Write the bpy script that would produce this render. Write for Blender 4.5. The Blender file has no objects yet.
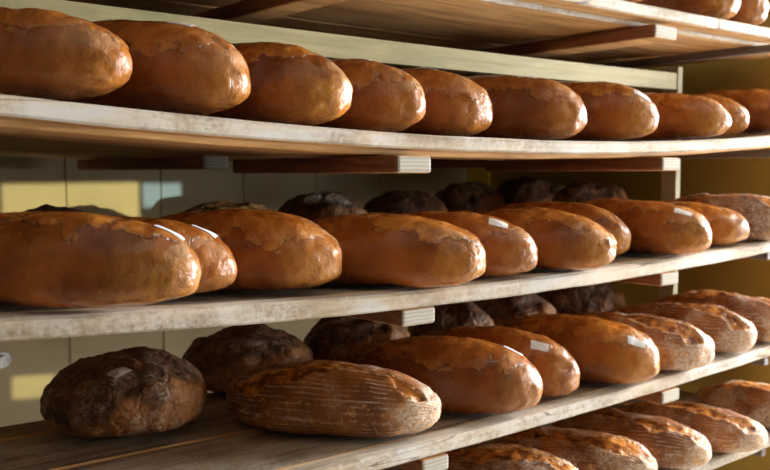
import bpy, bmesh, math, random
from mathutils import Vector, noise
D = bpy.data; SC = bpy.context.scene; COL = SC.collection
random.seed(7)

# ------------------------------------------------------------------ helpers
def link(o): COL.objects.link(o); return o
def tag(o, label=None, cat=None, group=None, kind=None):
    if label: o['label'] = label
    if cat: o['category'] = cat
    if group: o['group'] = group
    if kind: o['kind'] = kind
    return o
def empty(name, loc):
    e = link(D.objects.new(name, None)); e.location = loc; e.empty_display_size = .05; return e
def obj(name, bm, mats, parent=None, smooth=False, loc=None):
    me = D.meshes.new(name); bm.to_mesh(me); bm.free()
    for m in (mats if isinstance(mats, (list, tuple)) else [mats]): me.materials.append(m)
    if smooth:
        for p in me.polygons: p.use_smooth = True
    o = link(D.objects.new(name, me))
    if loc: o.location = loc
    if parent:
        o.parent = parent
        o.matrix_parent_inverse = __import__('mathutils').Matrix.Translation(-Vector(parent.location))
    return o
def box(bm, x0, x1, y0, y1, z0, z1, bev=0, mi=0):
    vs = [bm.verts.new(p) for p in ((x0,y0,z0),(x1,y0,z0),(x1,y1,z0),(x0,y1,z0),(x0,y0,z1),(x1,y0,z1),(x1,y1,z1),(x0,y1,z1))]
    fs = [bm.faces.new([vs[i] for i in q]) for q in ((3,2,1,0),(4,5,6,7),(0,1,5,4),(1,2,6,5),(2,3,7,6),(3,0,4,7))]
    for f in fs: f.material_index = mi
    if bev:
        es = list({e for f in fs for e in f.edges})
        bmesh.ops.bevel(bm, geom=es, offset=bev, segments=2, affect='EDGES', profile=.5)
    return fs

# ------------------------------------------------------------------ materials
class NT:
    def __init__(s, name, rough=.5, spec=.5):
        s.m = D.materials.new(name); s.m.use_nodes = True
        s.t = s.m.node_tree; s.n = s.t.nodes; s.b = s.n['Principled BSDF']
        s.b.inputs['Roughness'].default_value = rough
        s.b.inputs['Specular IOR Level'].default_value = spec
    def new(s, ty, **kw):
        n = s.n.new(ty)
        for k, v in kw.items():
            if k in n.inputs: n.inputs[k].default_value = v
            else: setattr(n, k, v)
        return n
    def l(s, a, b): s.t.links.new(a, b)
    def coord(s, kind='Object', scale=(1,1,1), rnd=True):
        tc = s.new('ShaderNodeTexCoord'); mp = s.new('ShaderNodeMapping')
        mp.inputs['Scale'].default_value = scale
        s.l(tc.outputs[kind], mp.inputs['Vector'])
        if rnd:
            oi = s.new('ShaderNodeObjectInfo'); mu = s.math('MULTIPLY', oi.outputs['Random'], 37.)
            s.l(mu, mp.inputs['Location'])
        return mp.outputs['Vector']
    def noise(s, vec, scale, detail=4, rough=.55, dist=0):
        n = s.new('ShaderNodeTexNoise', Scale=scale, Detail=detail, Roughness=rough, Distortion=dist)
        s.l(vec, n.inputs['Vector']); return n.outputs['Fac']
    def math(s, op, a, b=None, clamp=False):
        n = s.new('ShaderNodeMath', operation=op, use_clamp=clamp)
        for i, v in enumerate((a, b)):
            if v is None: continue
            if isinstance(v, (int, float)): n.inputs[i].default_value = v
            else: s.l(v, n.inputs[i])
        return n.outputs[0]
    def ramp(s, fac, a, b):          # smooth 0..1 between a and b
        n = s.new('ShaderNodeMapRange', interpolation_type='SMOOTHSTEP')
        n.inputs['From Min'].default_value = a; n.inputs['From Max'].default_value = b
        s.l(fac, n.inputs['Value']); return n.outputs['Result']
    def mix(s, fac, a, b):
        n = s.new('ShaderNodeMix', data_type='RGBA')
        if isinstance(fac, (int, float)): n.inputs[0].default_value = fac
        else: s.l(fac, n.inputs[0])
        for i, v in ((6, a), (7, b)):
            if isinstance(v, tuple): n.inputs[i].default_value = (*v, 1)
            else: s.l(v, n.inputs[i])
        return n.outputs[2]
    def attr(s, name):
        return s.new('ShaderNodeAttribute', attribute_name=name).outputs['Fac']
    def bump(s, h, dist, strength=1.):
        n = s.new('ShaderNodeBump', Strength=strength, Distance=dist); s.l(h, n.inputs['Height'])
        return n
    def out(s, col, rough=None, bumps=()):
        if isinstance(col, tuple): s.b.inputs['Base Color'].default_value = (*col, 1)
        else: s.l(col, s.b.inputs['Base Color'])
        if rough is not None:
            if isinstance(rough, (int, float)): s.b.inputs['Roughness'].default_value = rough
            else: s.l(rough, s.b.inputs['Roughness'])
        prev = None
        for b in bumps:
            if prev: s.l(prev.outputs[0], b.inputs['Normal'])
            prev = b
        if prev: s.l(prev.outputs[0], s.b.inputs['Normal'])
        return s.m

def mat_glossy():
    m = NT('glossy_crust', .3, .32)
    v = m.coord()
    big = m.noise(v, 9, 3, .5); mid = m.noise(v, 28, 5, .6, .6); fine = m.noise(v, 110, 5, .6)
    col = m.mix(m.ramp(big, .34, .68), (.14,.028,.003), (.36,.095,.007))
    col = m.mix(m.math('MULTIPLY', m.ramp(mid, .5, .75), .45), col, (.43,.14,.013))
    # torn, blistered upper crust with a ragged, angular border
    vc = m.new('ShaderNodeTexVoronoi', Scale=46.); m.l(v, vc.inputs['Vector'])
    sep = m.new('ShaderNodeSeparateColor'); m.l(vc.outputs['Color'], sep.inputs[0])
    jag = m.math('ADD', m.math('MULTIPLY', m.math('SUBTRACT', sep.outputs[0], .5), .20), m.math('MULTIPLY', m.math('SUBTRACT', m.noise(v, 60, 4, .65, .8), .5), .40))
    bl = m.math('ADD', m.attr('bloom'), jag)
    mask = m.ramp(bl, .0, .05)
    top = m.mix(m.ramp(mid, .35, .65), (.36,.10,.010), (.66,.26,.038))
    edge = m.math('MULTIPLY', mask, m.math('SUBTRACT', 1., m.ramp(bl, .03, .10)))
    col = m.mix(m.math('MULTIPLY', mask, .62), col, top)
    col = m.mix(m.math('MULTIPLY', m.math('MULTIPLY', edge, m.ramp(mid, .42, .6)), .55), col, (.66,.36,.11))
    # paler stretched skin on the nose
    st = m.noise(m.coord(scale=(1.,.45,.5)), 75, 4, .6, 1.2)
    ns = m.math('MULTIPLY', m.attr('nose'), m.math('ADD', .35, m.math('MULTIPLY', m.ramp(st, .32, .62), .65)), True)
    col = m.mix(m.math('MULTIPLY', ns, .72), col, (.60,.27,.045))
    oi = m.new('ShaderNodeObjectInfo')
    col = m.mix(m.math('MULTIPLY', m.ramp(oi.outputs['Random'], .1, 1.), .42), col, (.20,.045,.008))
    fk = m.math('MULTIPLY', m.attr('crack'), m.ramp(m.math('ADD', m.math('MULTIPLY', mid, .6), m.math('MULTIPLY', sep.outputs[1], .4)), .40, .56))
    col = m.mix(m.math('MULTIPLY', fk, .3), col, (.66,.47,.27))  # pale flaky skin on the nose top, with highlight glare painted in
    # dry white freckles
    fl = m.math('MULTIPLY', m.ramp(m.noise(v, 190, 2, .5), .71, .76), .5)
    col = m.mix(fl, col, (.62,.5,.36))
    rg = m.math('ADD', .19, m.math('MULTIPLY', m.ramp(mid, .3, .75), .15))
    vr = m.new('ShaderNodeTexVoronoi', feature='SMOOTH_F1', Scale=48.); m.l(v, vr.inputs['Vector'])
    wr = m.math('MULTIPLY', m.math('ADD', vr.outputs['Distance'], m.noise(v, 60, 5, .65, 1.)), m.math('ADD', .25, m.math('ADD', m.math('MULTIPLY', mask, .8), m.attr('nose'))))
    m.b.inputs['Coat Weight'].default_value = .16; m.b.inputs['Coat Roughness'].default_value = .13
    return m.out(col, rg, (m.bump(mask, .0014, .6), m.bump(fk, .0012, .5), m.bump(wr, .0034, .75), m.bump(st, .0015, .5), m.bump(fine, .0008, .6)))

def mat_floury():
    m = NT('floured_crust', .55, .35)
    v = m.coord()
    big = m.noise(v, 10, 3); mid = m.noise(v, 45, 5, .65); fine = m.noise(v, 220, 4, .65)
    col = m.mix(m.ramp(big, .35, .68), (.17,.05,.012), (.36,.13,.03))
    col = m.mix(m.math('MULTIPLY', m.attr('nose'), .6), col, (.55,.28,.09))
    # flour left in lines by the proving basket
    a = m.math('ADD', m.attr('ang'), m.math('MULTIPLY', mid, .006))
    wv = m.math('SINE', m.math('MULTIPLY', a, 640.))
    brk = m.noise(m.coord(scale=(1.,.35,1.)), 60, 4, .7)
    lines = m.math('MULTIPLY', m.ramp(wv, .35, .95), m.ramp(m.math('ADD', m.math('MULTIPLY', brk, .6), m.math('MULTIPLY', fine, .4)), .44, .60))
    gate = m.math('ADD', m.math('MULTIPLY', m.attr('nose'), .36), m.math('MULTIPLY', m.attr('bloom'), .16))
    dust = m.math('MULTIPLY', m.ramp(m.math('ADD', m.noise(v, 16, 4, .6), gate), .50, .72), m.ramp(fine, .34, .62))
    fl = m.math('MAXIMUM', m.math('MULTIPLY', lines, .62), m.math('MULTIPLY', dust, .85), True)
    ck = m.math('ADD', m.attr('crack'), m.math('MULTIPLY', m.math('SUBTRACT', m.noise(v, 60, 4, .65, .5), .5), 1.3))
    cm = m.ramp(ck, .20, .38)
    fl = m.math('MULTIPLY', fl, m.math('SUBTRACT', 1., cm))
    col = m.mix(fl, col, (.66,.56,.46))
    cc = m.mix(m.ramp(mid, .40, .60), (.15,.040,.008), (.56,.21,.035))
    col = m.mix(cm, col, cc)
    lip = m.math('MULTIPLY', m.ramp(ck, .05, .22), m.math('SUBTRACT', 1., m.ramp(ck, .26, .45)))
    col = m.mix(m.math('MULTIPLY', lip, .65), col, (.68,.36,.11))
    return m.out(col, m.math('ADD', .36, m.math('MULTIPLY', fl, .45)), (m.bump(wv, .0007, .5), m.bump(cm, .004, .6), m.bump(mid, .004, .6), m.bump(fine, .001, .6)))

def mat_rustic():
    m = NT('dark_rustic_crust', .6, .4)
    v = m.coord()
    big = m.noise(v, 11, 4, .6, .5); mid = m.noise(v, 40, 6, .65, .8); fine = m.noise(v, 160, 4, .65)
    col = m.mix(m.ramp(mid, .38, .68), (.055,.024,.012), (.22,.095,.040))
    body = m.mix(m.ramp(fine, .35, .7), (.26,.10,.028), (.46,.20,.06))
    low = m.math('ADD', m.attr('bloom'), m.math('MULTIPLY', m.math('SUBTRACT', big, .5), 1.1))
    col = m.mix(m.ramp(low, .02, .30), col, body)
    fl = m.math('MULTIPLY', m.math('MULTIPLY', m.ramp(m.noise(v, 17, 4, .6), .48, .64), m.ramp(fine, .40, .62)), .62)
    col = m.mix(fl, col, (.42,.34,.26))
    vr = m.new('ShaderNodeTexVoronoi', feature='DISTANCE_TO_EDGE', Scale=26.)
    mx = m.new('ShaderNodeMix', data_type='VECTOR'); mx.inputs[0].default_value = .03
    nn = m.new('ShaderNodeTexNoise', Scale=30.); m.l(v, nn.inputs['Vector'])
    m.l(v, mx.inputs[4]); m.l(nn.outputs['Color'], mx.inputs[5]); m.l(mx.outputs[1], vr.inputs['Vector'])
    return m.out(col, m.math('ADD', .42, m.math('MULTIPLY', fine, .3)), (m.bump(m.ramp(vr.outputs['Distance'], 0, .12), .003, .5), m.bump(mid, .006, .8), m.bump(fine, .0012, .7)))

def mat_wood(name, dark, light, pale=None, pale_amt=0, axis='X', scale=1., rough=.7, bumpd=.0015, crack=False):
    m = NT(name, rough, .3)
    sc = {'X': (1.2,14,14), 'Y': (14,1.2,14), 'Z': (14,14,1.2)}[axis]
    v = m.coord(scale=tuple(c*scale for c in sc))
    g = m.noise(v, 2.2, 6, .62, .8); g2 = m.noise(v, 9, 4, .6, .3)
    v2 = m.coord(); b = m.noise(v2, 6, 4, .6); f = m.noise(v2, 120, 4, .7)
    fac = m.math('ADD', m.math('MULTIPLY', g, .7), m.math('MULTIPLY', g2, .3))
    col = m.mix(m.ramp(fac, .36, .64), dark, light)
    if pale:
        pm = m.math('MULTIPLY', m.ramp(m.math('ADD', b, m.math('MULTIPLY', m.math('SUBTRACT', f, .5), .5)), .36, .62), pale_amt)
        col = m.mix(pm, col, pale)
        ck = m.math('MULTIPLY', m.ramp(m.noise(v2, 70, 2, .5), .68, .74), .5)
        col = m.mix(ck, col, dark)
    if crack:
        st = m.noise(m.coord(scale=(1.2,1.2,5)), 4, 4, .6, .5)
        col = m.mix(m.math('MULTIPLY', m.ramp(st, .50, .68), .55), col, (.40,.29,.17))
        bl = m.noise(m.coord(scale=(1.5,1.5,6)), 3.1, 3, .6)
        col = m.mix(m.math('MULTIPLY', m.ramp(bl, .55, .7), .5), col, (.50,.51,.52))
        ln = m.math('ABSOLUTE', m.math('SUBTRACT', m.noise(m.coord(scale=(.45,.2,7)), 3.6, 2, .5), .5))
        cr = m.math('MULTIPLY', m.math('SUBTRACT', 1., m.ramp(ln, .0, .009)), m.ramp(m.noise(m.coord(), 3, 1), .50, .56))
        col = m.mix(m.math('MULTIPLY', cr, .8), col, (.08,.05,.03))
    return m.out(col, rough, (m.bump(g2, bumpd, .6), m.bump(f, .0006, .5)))

def mat_endgrain():
    m = NT('pale_end_grain', .8, .25)
    v = m.coord(rnd=False); tc = v
    w = m.new('ShaderNodeTexWave', wave_type='BANDS', bands_direction='Z', Scale=52., Distortion=1.6, Detail=1.)
    mp = m.new('ShaderNodeMapping'); mp.inputs['Location'].default_value = (.02,0,.09); m.l(tc, mp.inputs['Vector'])
    m.l(mp.outputs[0], w.inputs['Vector'])
    col = m.mix(w.outputs['Fac'], (.27,.235,.18), (.40,.365,.30))
    col = m.mix(m.math('MULTIPLY', m.noise(v, 90, 4), .35), col, (.46,.45,.42))
    return m.out(col, .8)

def mat_plain(name, c1, c2, scale=8, rough=.6, spec=.4, bd=.0):
    m = NT(name, rough, spec); v = m.coord(rnd=False)
    n = m.noise(v, scale, 5, .6)
    return m.out(m.mix(m.ramp(n, .3, .7), c1, c2), rough, (m.bump(n, bd, .5),) if bd else ())

M = dict(
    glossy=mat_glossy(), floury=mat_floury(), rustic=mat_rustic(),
    top=mat_wood('weathered_board_top', (.12,.08,.052), (.38,.29,.205), (.52,.46,.37), .5),
    strip=mat_wood('floury_strip_top', (.27,.21,.145), (.56,.48,.37), (.66,.62,.54), .6),
    edge=mat_wood('floury_board_edge', (.19,.135,.08), (.43,.345,.235), (.54,.51,.46), .68, crack=True),
    under=mat_wood('bounce_warmed_pine_underside', (.40,.21,.075), (.70,.44,.19)),  # pine colour, with warm light bounced from below put into its orange
    side=mat_wood('aged_cleat_side', (.14,.055,.028), (.30,.125,.06), axis='Y'),
    end=mat_endgrain(),
    arm=mat_wood('dark_stained_arm', (.12,.10,.10), (.21,.19,.18), axis='Y'),
    rail=mat_wood('pale_painted_rail', (.38,.36,.18), (.54,.50,.26), rough=.6),
    post=mat_wood('pale_painted_post', (.46,.44,.28), (.62,.58,.40), axis='Z', rough=.6),
    wall=mat_plain('matt_ochre_cream_wall_paint', (.455,.405,.275), (.51,.455,.31), 5, .75, .25),
    side_wall=mat_plain('ochre_wall_paint', (.33,.215,.045), (.38,.25,.055), 3, .8, .2),
    yellow=mat_plain('yellow_trim_paint', (.55,.37,.03), (.62,.43,.05), 6, .6, .3),
    floor=mat_plain('pale_floor_tile', (.56,.50,.41), (.64,.58,.49), 3, .5, .4),
    ceil=mat_plain('white_ceiling_paint', (.7,.68,.62), (.75,.73,.68), 3, .8, .2),
    zinc=mat_plain('zinc_plated_steel', (.55,.58,.62), (.7,.73,.78), 60, .25, .6),
    paper=mat_plain('white_label_paper', (.74,.75,.77), (.80,.81,.83), 60, .42, .5),
)
M['zinc'].node_tree.nodes['Principled BSDF'].inputs['Metallic'].default_value = .9

def mat_print():
    m = NT('printed_label_paper', .6, .3)
    a = m.attr('lu'); b = m.attr('lv')
    ln = m.ramp(m.math('SINE', m.math('MULTIPLY', b, 40.)), .3, .6)
    tx = m.ramp(m.noise(m.coord(scale=(1,1,1)), 700, 1), .45, .5)
    ins = m.math('MULTIPLY', m.ramp(m.math('ABSOLUTE', m.math('SUBTRACT', a, .5)), .42, .38), m.ramp(m.math('ABSOLUTE', m.math('SUBTRACT', b, .5)), .42, .38))
    col = m.mix(m.math('MULTIPLY', m.math('MULTIPLY', ln, ins), m.math('MULTIPLY', tx, .7)), (.55,.52,.46), (.16,.14,.12))
    return m.out(col, .6)
M['print'] = mat_print()

# ------------------------------------------------------------------ shelf heights (boards sag between their supports)
SH = {1: (.338,1.1,.0,.008), 2: (.061,1.2,.0375,.0375), 3: (-.188,1.1,.04,.025), 4: (-.44,1.1,.012,.0145), 5: (-.655,1.2,0,0)}
def ztop(k, x):
    z, c, a, b = SH[k]; x = max(x, .25); d = x - c
    return z + (a if d < 0 else b)*d*d

# ------------------------------------------------------------------ bread boards
FLOOR_Z = -1.25
def plank(parent, k, y0, y1, x0, x1, t=.024, dz=0., seed=0, lip=True, strip=False):
    bm = bmesh.new(); n = 64; c = .003
    rows = []
    for i in range(n+1):
        x = x0 + (x1-x0)*i/n; zt = ztop(k, x) + dz
        w = lambda s, a: a*noise.noise(Vector((x*9, s*3.1+seed, k*5.7)))
        e0 = w(1, .0022) + .6*w(7, .0016); e1 = w(2, .0015); b0 = w(3, .0014); tt = w(4, .001)
        pr = [(y0+e0+c*1.6, zt+tt), (y1+e1-c, zt+tt), (y1+e1, zt-c), (y1+e1, zt-t+c), (y1+e1-c, zt-t+b0), (y0+e0+c, zt-t+b0), (y0+e0, zt-t+c+b0), (y0+e0, zt-c*1.6)]
        rows.append([bm.verts.new((x, y, z)) for y, z in pr])
    mi = [0, 0, 2, 2, 2, 1, 1, 1]
    for a, b in zip(rows, rows[1:]):
        for j in range(8):
            f = bm.faces.new((a[j], a[(j+1) % 8], b[(j+1) % 8], b[j])); f.material_index = mi[j]; f.smooth = False
    bm.faces.new(rows[0]).material_index = 1; bm.faces.new(rows[-1][::-1]).material_index = 1
    bmesh.ops.recalc_face_normals(bm, faces=bm.faces)
    return obj('plank', bm, [M['strip'] if strip else M['top'], M['edge'] if lip else M['under'], M['under']], parent)

def cleat(parent, k, x, w, y0, y1, drop, h=.028):
    bm = bmesh.new()
    zt = min(ztop(k, x), ztop(k, x+w)) - drop
    box(bm, x, x+w, y0, y1, zt-h, zt, bev=.005)
    # rounded far lower end
    bm.faces.ensure_lookup_table()
    for f in bm.faces:
        f.smooth = False
        nrm = f.normal
        f.material_index = 1 if nrm.y < -.8 else (2 if abs(nrm.z) > .8 else 0)
    o = obj('cleat', bm, [M['side'], M['end'], M['under']], parent, loc=None)
    return o

X0, X1 = -.30, 2.40
front_desc = {
    1: 'long bread board of the topmost shelf, a butt joint in its pale front edge',
    2: 'sagging front bread board of the second shelf, pale floury edge split by a crack',
    3: 'bread board of the middle shelf, thick pale edge under a row of glossy loaves',
    4: 'bread board of the fourth shelf, dark weathered planks showing beside the big round loaf',
    5: 'lowest bread board in the bottom right corner, under the floury loaves'}
boards = {}
for k in range(1, 6):
    e = empty('bread_board', (1.0, 1.05, ztop(k, 1.0))); boards[k] = e
    tag(e, front_desc[k], 'shelf board', 'front bread boards of the rack')
    d2 = {1: .006, 2: .006, 3: .001, 4: .002, 5: .002}[k]
    if k == 1:
        plank(e, k, 1.05, 1.106, X0, 1.838, seed=1, strip=True); plank(e, k, 1.05, 1.106, 1.841, X1, seed=5, strip=True)
    else:
        plank(e, k, 1.05, 1.094 if k > 2 else 1.106, X0, X1, t=.0275 if k == 3 else .024, seed=k, strip=True)
    yb = 1.110 if k < 3 else 1.097
    plank(e, k, yb, 1.300, X0, X1, t=.024+ (0 if k > 2 else .002), dz=-d2, seed=k+10, lip=k < 2)
    plank(e, k, 1.304, 1.498, X0, 2.126, dz=-d2*.6, seed=k+20, lip=False)
    plank(e, k, 1.304, 1.498, 2.164, X1, dz=-d2*.6, seed=k+25, lip=False)
    plank(e, k, 1.508, 1.59, X0, X1, dz=-d2*.3-.001, seed=k+30, lip=False)
    dr = .025 + max(d2, .001) + .0025
    if k != 5:
        cleat(e, k, {1: .825, 2: .912, 3: .922, 4: .966}[k], .073 if k in (2, 3) else .062, 1.056, 1.563, dr)
        cleat(e, k, {1: 1.603, 2: 1.64, 3: 1.644, 4: 1.658}[k], .082 if k == 1 else .068, 1.054, 1.563, dr)
rear_desc = {1: 'rear bread board of the topmost shelf, behind the pale cross rail',
             2: 'rear bread board of the second shelf, its dark cleat hanging before the back wall',
             3: 'rear bread board of the middle shelf, carrying the row of dark rustic loaves'}
for k in (1, 2, 3):
    e = empty('bread_board', (1.0, 1.62, ztop(k, 1.0))); tag(e, rear_desc[k], 'shelf board', 'rear bread boards of the rack')
    for j, (a, b) in enumerate(((1.60, 1.79), (1.793, 1.97), (1.974, 2.29))):
        plank(e, k, a, b, X0, X1, seed=50+k*3+j, lip=False)
    if k < 3:
        cleat(e, k, .872, .062, 1.61, 2.28, .0265); cleat(e, k, 1.70, .068, 1.61, 2.12, .0265)

# ------------------------------------------------------------------ rack frame
XP = 2.145
rk = empty('storage_rack', (XP, 1.35, FLOOR_Z))
tag(rk, 'pale wooden bread rack frame with slim upright, dark side arms and cross rail', 'rack')
def part_box(name, b, mat, bev=.002):
    bm = bmesh.new(); box(bm, *b, bev=bev); return obj(name, bm, mat, rk)
part_box('upright', (2.134, 2.156, 1.33, 1.376, FLOOR_Z, .285), M['post'])
part_box('upright', (-.34, -.315, 1.33, 1.376, FLOOR_Z, .285), M['post'])
for k in range(1, 6):
    for x in (2.1115, -.285):
        zt = ztop(k, x) - .024 - {1: .006, 2: .006}.get(k, .002) - .0035
        part_box('side_arm', (x, x+.0215, 1.06, 2.11, zt-.018, zt), M['arm'])
# cross rail below the topmost boards, following their sag a little
bm = bmesh.new(); n = 24; rows = []
for i in range(n+1):
    x = -.314 + (2.1335+.314)*i/n
    zc = .2355 + .010*((x-.8)/1.3)**2 if x > .8 else .2355
    h = .0215
    rows.append([bm.verts.new((x, y, z)) for y, z in ((1.333, zc-h), (1.333, zc-h*.05), (1.3335, zc+h*.05), (1.333, zc+h), (1.358, zc+h), (1.358, zc-h))])
for a, b in zip(rows, rows[1:]):
    for j in range(6): bm.faces.new((a[j], b[j], b[(j+1) % 6], a[(j+1) % 6]))
bm.faces.new(rows[0][::-1]); bm.faces.new(rows[-1]); bmesh.ops.recalc_face_normals(bm, faces=bm.faces)
obj('cross_rail', bm, M['rail'], rk)

# ------------------------------------------------------------------ room
YW, XW = 2.42, 2.45
bm = bmesh.new(); pitch = .2795; x = .894 - pitch*12
while x < XW:
    box(bm, x+.003, min(x+pitch-.003, XW), YW, YW+.03, FLOOR_Z, 1.2, bev=.0025); x += pitch
box(bm, -2.6, XW, YW+.006, YW+.05, FLOOR_Z, 1.2)
tag(obj('wall_back', bm, M['wall']), kind='structure')
bm = bmesh.new(); box(bm, XW, XW+.05, 1.15, YW+.05, FLOOR_Z, 1.2)
tag(obj('wall_right', bm, M['side_wall']), kind='structure')
bm = bmesh.new(); box(bm, XW-.012, XW, YW-.115, YW-.001, FLOOR_Z, 1.2, bev=.002)
tag(obj('trim_1', bm, M['yellow']), kind='structure')
bm = bmesh.new(); box(bm, -2.6, 4.6, -3.2, YW+.05, FLOOR_Z-.05, FLOOR_Z)
tag(obj('floor', bm, M['floor']), kind='structure')
bm = bmesh.new(); box(bm, -2.6, 4.6, -.2, YW+.05, 1.2, 1.25)
tag(obj('ceiling', bm, M['ceil']), kind='structure')

# wall bolt at the left
wb = empty('wall_bolt', (.716, YW, -.4875)); tag(wb, 'shiny zinc bolt with a round washer on the back wall, far left', 'bolt')
def disc(name, r, y0, y1, seg, bev, mat, dz=0):
    bm = bmesh.new()
    bmesh.ops.create_cone(bm, cap_ends=True, segments=seg, radius1=r, radius2=r, depth=abs(y1-y0))
    for v in bm.verts: v.co = Vector((v.co.x+.716, (y0+y1)/2 + v.co.z, v.co.y-.4875+dz))
    bmesh.ops.bevel(bm, geom=[e for e in bm.edges if abs(e.verts[0].co.y-e.verts[1].co.y) < 1e-5], offset=bev, segments=3, affect='EDGES')
    bmesh.ops.recalc_face_normals(bm, faces=bm.faces)
    return obj(name, bm, mat, wb)
disc('washer', .021, YW-.005, YW, 32, .002, M['zinc'])
disc('bolt_head', .0125, YW-.016, YW-.005, 6, .002, M['zinc'])

# ------------------------------------------------------------------ loaves
def fb(v, o=3):
    return noise.fractal(v, .8, 2.1, o, noise_basis='PERLIN_ORIGINAL')
def ss(a, b, x):
    t = max(0., min(1., (x-a)/(b-a))); return t*t*(3-2*t)
class Loaf:
    def __init__(s, kind, L, W, H, seed, pe=2.6):
        s.k, s.L, s.W, s.H, s.o, s.pe = kind, L, W, H, Vector((seed*7.31, seed*3.77, seed*1.93)), pe
        r = random.Random(seed*13+5)
        s.bend = r.uniform(-.012, .012); s.fat = r.uniform(-.06, .06); s.thr = r.uniform(.22, .40); s.side = r.uniform(-.15, .25)
        s.split = r.uniform(-.026, -.004); s.cut = r.uniform(.7, .95); s.dd = r.uniform(-.1, 1.)
        if kind == 'floury' and L > .375: s.split, s.cut, s.dd = -.030, .95, -.3
    def env(s, u, t):
        e = max(0., 1-abs(u)**s.pe); sc = e**.5; sb = max(0., 1-abs(u)**(s.pe+.5))**.5
        zc = (.42 if s.k == 'rustic' else .38)*s.H; st, ct = math.sin(t), math.cos(t)
        w = s.W/2*sc*(1+s.fat*u)
        x = w*math.copysign(abs(ct)**.9, ct)
        if s.k == 'rustic':
            z = zc + (s.H-zc)*sc*st**.9 if st > 0 else zc - zc*sc**.9*abs(st)**.55
        else:
            z = zc + (s.H-zc)*sc*st**.9 if st > 0 else zc - zc*sb**.6*abs(st)**.5
        return Vector((x + s.bend*(u*u-.4), u*s.L/2, z))
    def at(s, u, t):
        p = s.env(u, t); c = Vector((0, p.y*.8, .42*s.H)); d = p - c
        if d.length < 1e-6: d = Vector((0, u, 0))
        d.normalize()
        q = p + s.o
        zn = (p.z/s.H - .42)/.58                      # -.7 .. 1 up the side
        bloom = crack = nose = 0.; s.dust = s.dd
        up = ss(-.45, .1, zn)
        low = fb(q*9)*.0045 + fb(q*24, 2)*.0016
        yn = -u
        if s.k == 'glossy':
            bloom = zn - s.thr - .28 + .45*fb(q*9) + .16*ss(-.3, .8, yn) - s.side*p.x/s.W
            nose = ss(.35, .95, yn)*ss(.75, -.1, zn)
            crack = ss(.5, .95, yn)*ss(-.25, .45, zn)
            stp = ss(-.02, .05, bloom + .2*fb(q*32, 2))
            low += .0013*stp*up - .0012*abs(fb(q*40, 3))
            # skin wrinkles round the nose
            low += .0016*nose*noise.noise(Vector((q.x*40, q.y*22, q.z*60)))
        elif s.k == 'floury':
            xr = p.x - s.split - .016*math.sin(u*3+s.o.x) + .010*fb(q*18)
            crack = (1 - abs(xr)/max(.006, .020+.022*fb(q*9, 2)))*ss(1., s.cut-.15, abs(u))*(1. if zn > .25 else 0.)
            crack = max(crack, -1.) + (.25 if crack > 0 else 0)
            nose = ss(.45, 1., yn)*ss(.9, 0., zn)
            low += -.0055*ss(.1, .7, crack) + .0035*ss(-.55, -.05, crack)*ss(.35, -.05, crack) - .0014*abs(fb(q*48, 3))
            low += .0028*fb(q*60, 2)*ss(0., .5, crack)
            low += .0006*math.sin(100*p.x*0 + 100*(s.arc(t)))*up
        else:
            bloom = .42 - zn + .25*fb(q*8) + .2*p.x/s.W - .5*u
            low = fb(q*7)*.015 + up*(noise.ridged_multi_fractal(q*12, .9, 2.1, 4, 1., 2.)-1.)*.0065*ss(-.2,.5,zn) + fb(q*45, 3)*.003 + .010*ss(.3,1.,zn)*fb(q*16, 2)
        p = p + d*low
        if p.z < 0: p.z = 0.
        return p, (bloom if s.k != 'floury' else s.dd), crack, nose, s.arc(t)
    def arc(s, t):
        return (t/math.pi*2 if t < math.pi else (2*math.pi-t)/math.pi*2)*.12
    def mesh(s, name, mat, nu=96, nt=72):
        bm = bmesh.new(); A = {a: [] for a in ('bloom', 'crack', 'nose', 'ang')}
        rings = []
        for i in range(nu+1):
            u = -math.cos(math.pi*(.004 + .992*i/nu)); ring = []
            for j in range(nt):
                p, b, c, n, a = s.at(u, 2*math.pi*j/nt)
                ring.append(bm.verts.new(p))
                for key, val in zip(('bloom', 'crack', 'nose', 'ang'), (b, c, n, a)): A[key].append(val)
            rings.append(ring)
        for a, b in zip(rings, rings[1:]):
            for j in range(nt): bm.faces.new((a[j], a[(j+1) % nt], b[(j+1) % nt], b[j]))
        for r in (rings[0][::-1], rings[-1]):
            c = sum((v.co for v in r), Vector())/nt; v = bm.verts.new(c)
            for key in A: A[key].append(A[key][0] if r[0] is not rings[-1][0] else A[key][-nt])
            for j in range(nt): bm.faces.new((r[j], r[(j+1) % nt], v))
        bm.verts.index_update()
        bmesh.ops.recalc_face_normals(bm, faces=bm.faces)
        o = obj(name, bm, mat, smooth=True)
        for key, vals in A.items():
            at = o.data.attributes.new(key, 'FLOAT', 'POINT'); at.data.foreach_set('value', vals)
        return o
    def label(s, u, t, lw, lh, rot, parent, mat):
        """a paper label pasted on the crust at (u, t)"""
        def P(a, b):
            ca, sa = math.cos(rot), math.sin(rot)
            da, db = a*ca - b*sa, a*sa + b*ca
            return s.at(max(-.995, min(.995, u + da/(s.L/2))), t + db/(s.W*.48))[0]
        n = 8
        bm = bmesh.new(); g = []; g2 = []; uv = []
        c0 = P(0, 0); nr = (P(.004, 0)-P(-.004, 0)).cross(P(0, .004)-P(0, -.004)).normalized()
        if nr.dot(c0 - Vector((0, c0.y*.8, .42*s.H))) < 0: nr = -nr
        pts = {}
        for i in range(n+1):
            for j in range(n+1):
                pts[i, j] = P((i/n-.5)*lw, (j/n-.5)*lh)
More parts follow.
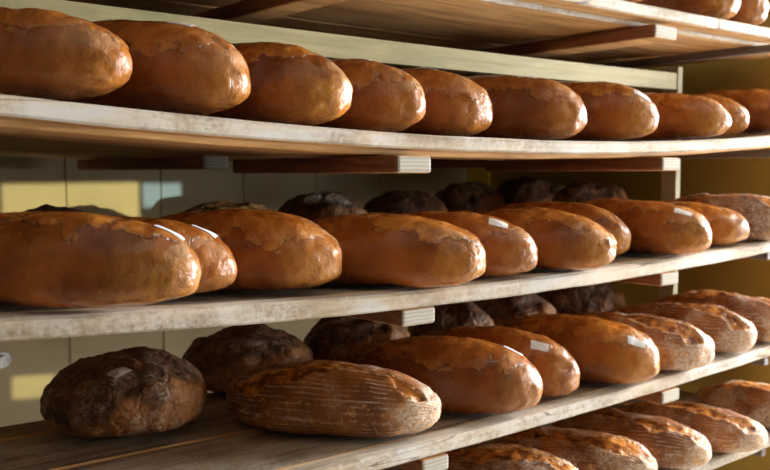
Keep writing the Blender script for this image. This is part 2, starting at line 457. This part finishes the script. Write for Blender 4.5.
        # the stiff paper bridges small pits: fit along the normal to a smooth sheet
        for _ in range(6):
            q = dict(pts)
            for (i, j), p in q.items():
                nb = [q[a, b] for a, b in ((i-1, j), (i+1, j), (i, j-1), (i, j+1)) if (a, b) in q]
                m = sum(nb, Vector())/len(nb) if 0 < i < n and 0 < j < n else p
                pts[i, j] = p + nr*max(0, (m-p).dot(nr))*.8
        for i in range(n+1):
            g.append([bm.verts.new(pts[i, j] + nr*.0011) for j in range(n+1)])
            g2.append([bm.verts.new(pts[i, j] + nr*.0007) for j in range(n+1)])
        for i in range(n):
            for j in range(n):
                bm.faces.new((g[i][j], g[i+1][j], g[i+1][j+1], g[i][j+1]))
                bm.faces.new((g2[i][j], g2[i][j+1], g2[i+1][j+1], g2[i+1][j]))
        for i in range(n):
            bm.faces.new((g[i][0], g2[i][0], g2[i+1][0], g[i+1][0])); bm.faces.new((g[i][n], g[i+1][n], g2[i+1][n], g2[i][n]))
            bm.faces.new((g[0][i], g[0][i+1], g2[0][i+1], g2[0][i])); bm.faces.new((g[n][i], g2[n][i], g2[n][i+1], g[n][i+1]))
        bmesh.ops.recalc_face_normals(bm, faces=bm.faces)
        o = obj('paper_label', bm, mat)
        lu = [i/n for i in range(n+1) for q in (0, 1) for j in range(n+1)]; lv = [j/n for i in range(n+1) for q in (0, 1) for j in range(n+1)]
        for key, vals in (('lu', lu), ('lv', lv)):
            at = o.data.attributes.new(key, 'FLOAT', 'POINT'); at.data.foreach_set('value', vals)
        o.parent = parent
        return o

SHELF = {1: 'topmost', 2: 'second', 3: 'middle', 4: 'fourth', 5: 'bottom'}
# code, kind, shelf, x, y, height, length, width, turn (deg), labels [(u, t, w, h, rot)], description
LOAVES = [
    ('glossy', 2, 0.346, 1.202, 0.112, 0.380, 0.150, 45, [], 'large glossy loaf at the far left of the second shelf, cut by the picture edge'),
    ('glossy', 2, 0.539, 1.216, 0.133, 0.370, 0.145, 42, [(-0.462, 1.755, 0.034, 0.022, 0.1)], 'deep brown glossy loaf on the second shelf, second from its left end'),
    ('glossy', 2, 0.730, 1.222, 0.130, 0.360, 0.145, 38, [], 'blistered glossy loaf on the second shelf, third from its left end'),
    ('glossy', 2, 0.899, 1.238, 0.127, 0.360, 0.140, 35, [(-0.387, 1.706, 0.034, 0.022, 0.1)], 'glossy loaf with a label on its crown, fourth from left on the second shelf'),
    ('glossy', 2, 1.078, 1.255, 0.127, 0.360, 0.150, 33, [(-0.362, 1.731, 0.034, 0.022, 0.1)], 'smooth caramel glossy loaf, fifth from left on the second shelf'),
    ('glossy', 2, 1.316, 1.224, 0.130, 0.360, 0.150, 28, [(-0.362, 1.78, 0.034, 0.022, 0.1)], 'glossy loaf with a wrinkled pale nose, sixth from left on the second shelf'),
    ('glossy', 2, 1.559, 1.224, 0.130, 0.360, 0.150, 28, [(-0.812, 2.101, 0.034, 0.022, 0.1)], 'glossy loaf with a white label near its nose, seventh from left on the second shelf'),
    ('glossy', 2, 1.859, 1.230, 0.112, 0.360, 0.150, 22, [], 'low glossy loaf on the second shelf before the slim upright, eighth from left'),
    ('glossy', 2, 2.078, 1.299, 0.112, 0.360, 0.130, 20, [], 'set-back glossy loaf whose nose peeps out behind the eighth loaf of the second shelf'),
    ('glossy', 2, 2.279, 1.256, 0.116, 0.360, 0.150, 20, [], 'dark glossy loaf at the far right end of the second shelf'),
    ('glossy', 3, 0.382, 1.112, 0.116, 0.400, 0.145, 42, [(-0.8, 1.558, 0.034, 0.022, 0.1)], 'biggest glossy loaf in front at the far left of the middle shelf, torn crown'),
    ('glossy', 3, 0.505, 1.202, 0.112, 0.360, 0.130, 44, [(-0.75, 1.533, 0.034, 0.022, 0.1)], 'smaller glossy loaf tucked right behind the biggest one, middle shelf left, label on top'),
    ('glossy', 3, 0.693, 1.204, 0.123, 0.360, 0.145, 42, [], 'glossy loaf third from the left on the middle shelf, shiny round nose'),
    ('glossy', 3, 0.939, 1.141, 0.118, 0.370, 0.150, 40, [], 'long fully visible glossy loaf at the centre of the middle shelf'),
    ('glossy', 3, 1.122, 1.183, 0.117, 0.360, 0.145, 35, [(-0.625, 2.002, 0.034, 0.022, 0.1)], 'labelled glossy loaf just behind the long central one on the middle shelf'),
    ('glossy', 3, 1.332, 1.165, 0.117, 0.360, 0.150, 22, [], 'glossy loaf with a flaky crown, sixth from left on the middle shelf'),
    ('glossy', 3, 1.517, 1.247, 0.122, 0.350, 0.125, 19, [], 'narrow set-back glossy loaf, seventh from left on the middle shelf'),
    ('glossy', 3, 1.700, 1.179, 0.120, 0.370, 0.150, 15, [(-0.712, 2.076, 0.034, 0.022, 0.1)], 'smooth glossy loaf with a white label above the right cleat of the middle shelf'),
    ('glossy', 3, 1.920, 1.198, 0.101, 0.340, 0.140, 18, [], 'lower pale-flecked glossy loaf second from the right on the middle shelf'),
    ('floury', 3, 2.098, 1.160, 0.110, 0.360, 0.150, 20, [], 'greyish floury loaf at the right end of the middle shelf'),
    ('floury', 4, 0.899, 1.216, 0.116, 0.380, 0.150, 36, [], 'ring-striped floury loaf with a split crown, nearest on the fourth shelf'),
    ('glossy', 4, 1.141, 1.186, 0.134, 0.360, 0.145, 35, [(-0.7, 1.508, 0.034, 0.022, 0.1)], 'tall glossy loaf right behind the ring-striped one on the fourth shelf'),
    ('glossy', 4, 1.296, 1.217, 0.131, 0.360, 0.135, 30, [(-0.587, 2.2, 0.034, 0.022, 0.1)], 'glossy orange loaf with a square white label, mid fourth shelf'),
    ('glossy', 4, 1.508, 1.182, 0.136, 0.370, 0.155, 26, [(-0.762, 2.299, 0.034, 0.022, 0.1)], 'broad reddish glossy loaf with a flaking nose, fourth shelf'),
    ('floury', 4, 1.702, 1.172, 0.119, 0.360, 0.150, 28, [], 'floury loaf next right of the broad reddish glossy one, fourth shelf'),
    ('floury', 4, 1.944, 1.202, 0.113, 0.360, 0.150, 25, [], 'floury split loaf second from the right on the fourth shelf'),
    ('floury', 4, 2.128, 1.190, 0.118, 0.360, 0.145, 25, [], 'floury loaf cut by the right picture edge on the fourth shelf'),
    ('floury', 5, 1.299, 1.204, 0.105, 0.360, 0.150, 28, [], 'floury loaf crown at the bottom edge, leftmost on the bottom shelf'),
    ('floury', 5, 1.524, 1.193, 0.100, 0.360, 0.150, 28, [], 'floury loaf with a torn crown, second from left on the bottom shelf'),
    ('floury', 5, 1.718, 1.182, 0.104, 0.360, 0.150, 26, [], 'whitest-nosed floury loaf, third from left on the bottom shelf'),
    ('floury', 5, 1.923, 1.160, 0.095, 0.360, 0.150, 25, [], 'floury loaf lying under the right cleat, fourth from left on the bottom shelf'),
    ('floury', 5, 2.240, 1.120, 0.100, 0.360, 0.150, 12, [], 'floury loaf at the far right of the bottom shelf'),
    ('glossy', 1, 1.517, 1.222, 0.126, 0.360, 0.150, 30, [], 'glossy loaf on the topmost shelf, left one of the noses showing'),
    ('glossy', 1, 1.878, 1.224, 0.134, 0.360, 0.150, 28, [], 'glossy loaf on the topmost shelf above the board joint'),
    ('glossy', 1, 2.052, 1.247, 0.148, 0.360, 0.135, 28, [], 'glossy loaf on the topmost shelf at the right picture edge'),
    ('rustic', 4, 0.630, 1.440, 0.123, 0.270, 0.255, 70, [(0.125, 2.2, 0.034, 0.022, 0.7, 1)], 'big dark round loaf with a grey label, left on the fourth shelf'),
    ('rustic', 4, 0.952, 1.570, 0.118, 0.265, 0.250, 30, [], 'shadowed dark round loaf behind the ring-striped loaf, fourth shelf'),
    ('rustic', 4, 1.197, 1.520, 0.128, 0.240, 0.220, 20, [], "dark rustic loaf below the middle shelf's left cleat, behind the tall glossy loaf"),
    ('rustic', 4, 1.462, 1.500, 0.128, 0.220, 0.200, 40, [], 'lighter brown rustic loaf right of the left cleat, back of the fourth shelf'),
    ('rustic', 4, 1.700, 1.530, 0.135, 0.250, 0.220, 10, [], 'dark rustic loaf behind the labelled orange loaf, back of the fourth shelf'),
    ('rustic', 4, 1.990, 1.540, 0.138, 0.240, 0.220, 50, [], 'rustic loaf behind the floury ones, back right of the fourth shelf'),
    ('rustic', 3, 0.670, 1.850, 0.103, 0.250, 0.230, 15, [], 'dark crusty loaf peeping over the biggest glossy loaf, back left of the middle shelf'),
    ('rustic', 3, 1.077, 1.850, 0.115, 0.300, 0.250, 75, [], 'rugged dark loaf behind the labelled small glossy one, back of the middle shelf'),
    ('rustic', 3, 1.352, 1.860, 0.128, 0.250, 0.220, 20, [], 'peaked dark rustic loaf between the third and fourth glossy loaves, middle shelf back'),
    ('rustic', 3, 1.606, 1.840, 0.135, 0.240, 0.220, 80, [], 'dark domed rustic loaf behind the long central loaf, middle shelf back'),
    ('rustic', 3, 1.858, 1.840, 0.140, 0.230, 0.210, 40, [], 'dark rustic loaf before the yellow trim, middle shelf back'),
    ('rustic', 3, 2.130, 1.830, 0.145, 0.250, 0.220, 60, [], 'dark rustic loaf before the ochre side wall, middle shelf back'),
    ('rustic', 3, 2.040, 1.545, 0.140, 0.230, 0.170, 75, [], 'dark rustic loaf just left of the slim upright, middle shelf back'),
]
seed = 0
for kind, k, x, y, h, L, W, rz, labs, desc in LOAVES:
    seed += 1
    lf = Loaf(kind, L, W, h, seed, pe=2.55 if kind != 'rustic' else 2.2)
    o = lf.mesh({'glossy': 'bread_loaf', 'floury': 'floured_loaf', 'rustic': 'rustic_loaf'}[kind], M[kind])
    a = math.radians(rz)
    zs = ztop(k, x)
    o.location = (x, y, zs); o.rotation_euler = (0, -math.atan((ztop(k, x+.05)-ztop(k, x-.05))/.1), a)
    bpy.context.view_layer.update()
    o.location.z += max(ztop(k, q.x) - q.z for q in (o.matrix_world @ v.co for v in o.data.vertices if v.co.z < .03)) + .0013
    grp = {'glossy': 'glossy loaves on the %s shelf', 'floury': 'floury loaves on the %s shelf', 'rustic': 'dark rustic loaves on the %s shelf'}[kind] % SHELF[k]
    tag(o, desc, 'bread', grp)
    for lb in labs:
        pl = lf.label(*lb[:5], o, M['print'] if len(lb) > 5 else M['paper'])
        pl['label'] = 'grey printed paper label' if len(lb) > 5 else 'small white paper label'

# ------------------------------------------------------------------ light
w = D.worlds.new('World'); SC.world = w; w.use_nodes = True
w.node_tree.nodes['Background'].inputs[0].default_value = (1., .90, .76, 1)
w.node_tree.nodes['Background'].inputs[1].default_value = .135
def aim(o, loc, tgt):
    o.location = loc; o.rotation_euler = (Vector(tgt)-Vector(loc)).to_track_quat('-Z', 'Y').to_euler()
def area(name, loc, tgt, sx, sy, e, col):
    l = D.lights.new(name, 'AREA'); l.shape = 'RECTANGLE'; l.size = sx; l.size_y = sy; l.energy = e; l.color = col
    o = link(D.objects.new(name, l)); aim(o, loc, tgt); return o
def spot(name, loc, tgt, deg, e, col, hw, hh):
    """an added narrow spot, masked to a rectangle to shape a wall patch"""
    l = D.lights.new(name, 'SPOT'); l.spot_size = math.radians(deg); l.spot_blend = .02; l.energy = e; l.color = col; l.shadow_soft_size = .010
    l.use_nodes = True; t = l.node_tree; em = t.nodes['Emission']
    tc = t.nodes.new('ShaderNodeTexCoord'); sp = t.nodes.new('ShaderNodeSeparateXYZ'); t.links.new(tc.outputs['Normal'], sp.inputs[0])
    def mt(op, a, b):
        n = t.nodes.new('ShaderNodeMath'); n.operation = op
        for q, v in enumerate((a, b)):
            if v is None: continue
            if isinstance(v, (int, float)): n.inputs[q].default_value = v
            else: t.links.new(v, n.inputs[q])
        return n.outputs[0]
    x = mt('ABSOLUTE', mt('DIVIDE', sp.outputs[0], sp.outputs[2]), None); y = mt('ABSOLUTE', mt('DIVIDE', sp.outputs[1], sp.outputs[2]), None)
    t.links.new(mt('MULTIPLY', mt('LESS_THAN', x, hw), mt('LESS_THAN', y, hh)), em.inputs['Strength'])
    o = link(D.objects.new(name, l)); aim(o, loc, tgt); return o
area('window_daylight', (5.0, .12, .50), (1.3, 1.05, -.05), 1.4, 1.8, 600, (.97, .98, 1.))
area('fill_light_right', (4.6, -2.6, .1), (1.2, 1.5, -.1), 1.6, 1.6, 125, (1., .97, .92))  # unseen fill light, added to brighten the back wall and board undersides
spot('sun_patch_spot', (1.9, -1.5, .075), (.918, YW, -.077), 8, 720, (1., .86, .42), .0455, .0128)  # added spot standing in for low sun, throws the yellow wall patch
spot('cool_patch_spot', (2.0, -1.5, .075), (1.178, YW, -.062), 4, 620, (.50, .78, 1.), .0148, .0085)  # added bluish spot for the small cool patch beside the yellow one
spot('left_patch_spot', (-1.2, -1.2, .16), (.795, YW, -.572), 4, 620, (1., .86, .38), .0118, .0072)  # another added spot, placed left to throw the lower wall patch

# ------------------------------------------------------------------ camera
c = D.cameras.new('Camera'); co = link(D.objects.new('Camera', c)); SC.camera = co
c.sensor_width = 36; c.lens = 890/770*36; c.clip_start = .02
co.location = (0, 0, 0); co.rotation_euler = (math.radians(90)-math.atan(61/890), 0, math.radians(-40))
c.dof.use_dof = True; c.dof.focus_distance = 1.32; c.dof.aperture_fstop = 5.6
SC.view_settings.view_transform = 'Standard'; SC.view_settings.look = 'None'; SC.view_settings.gamma = 1.
SC.view_settings.exposure = -.07
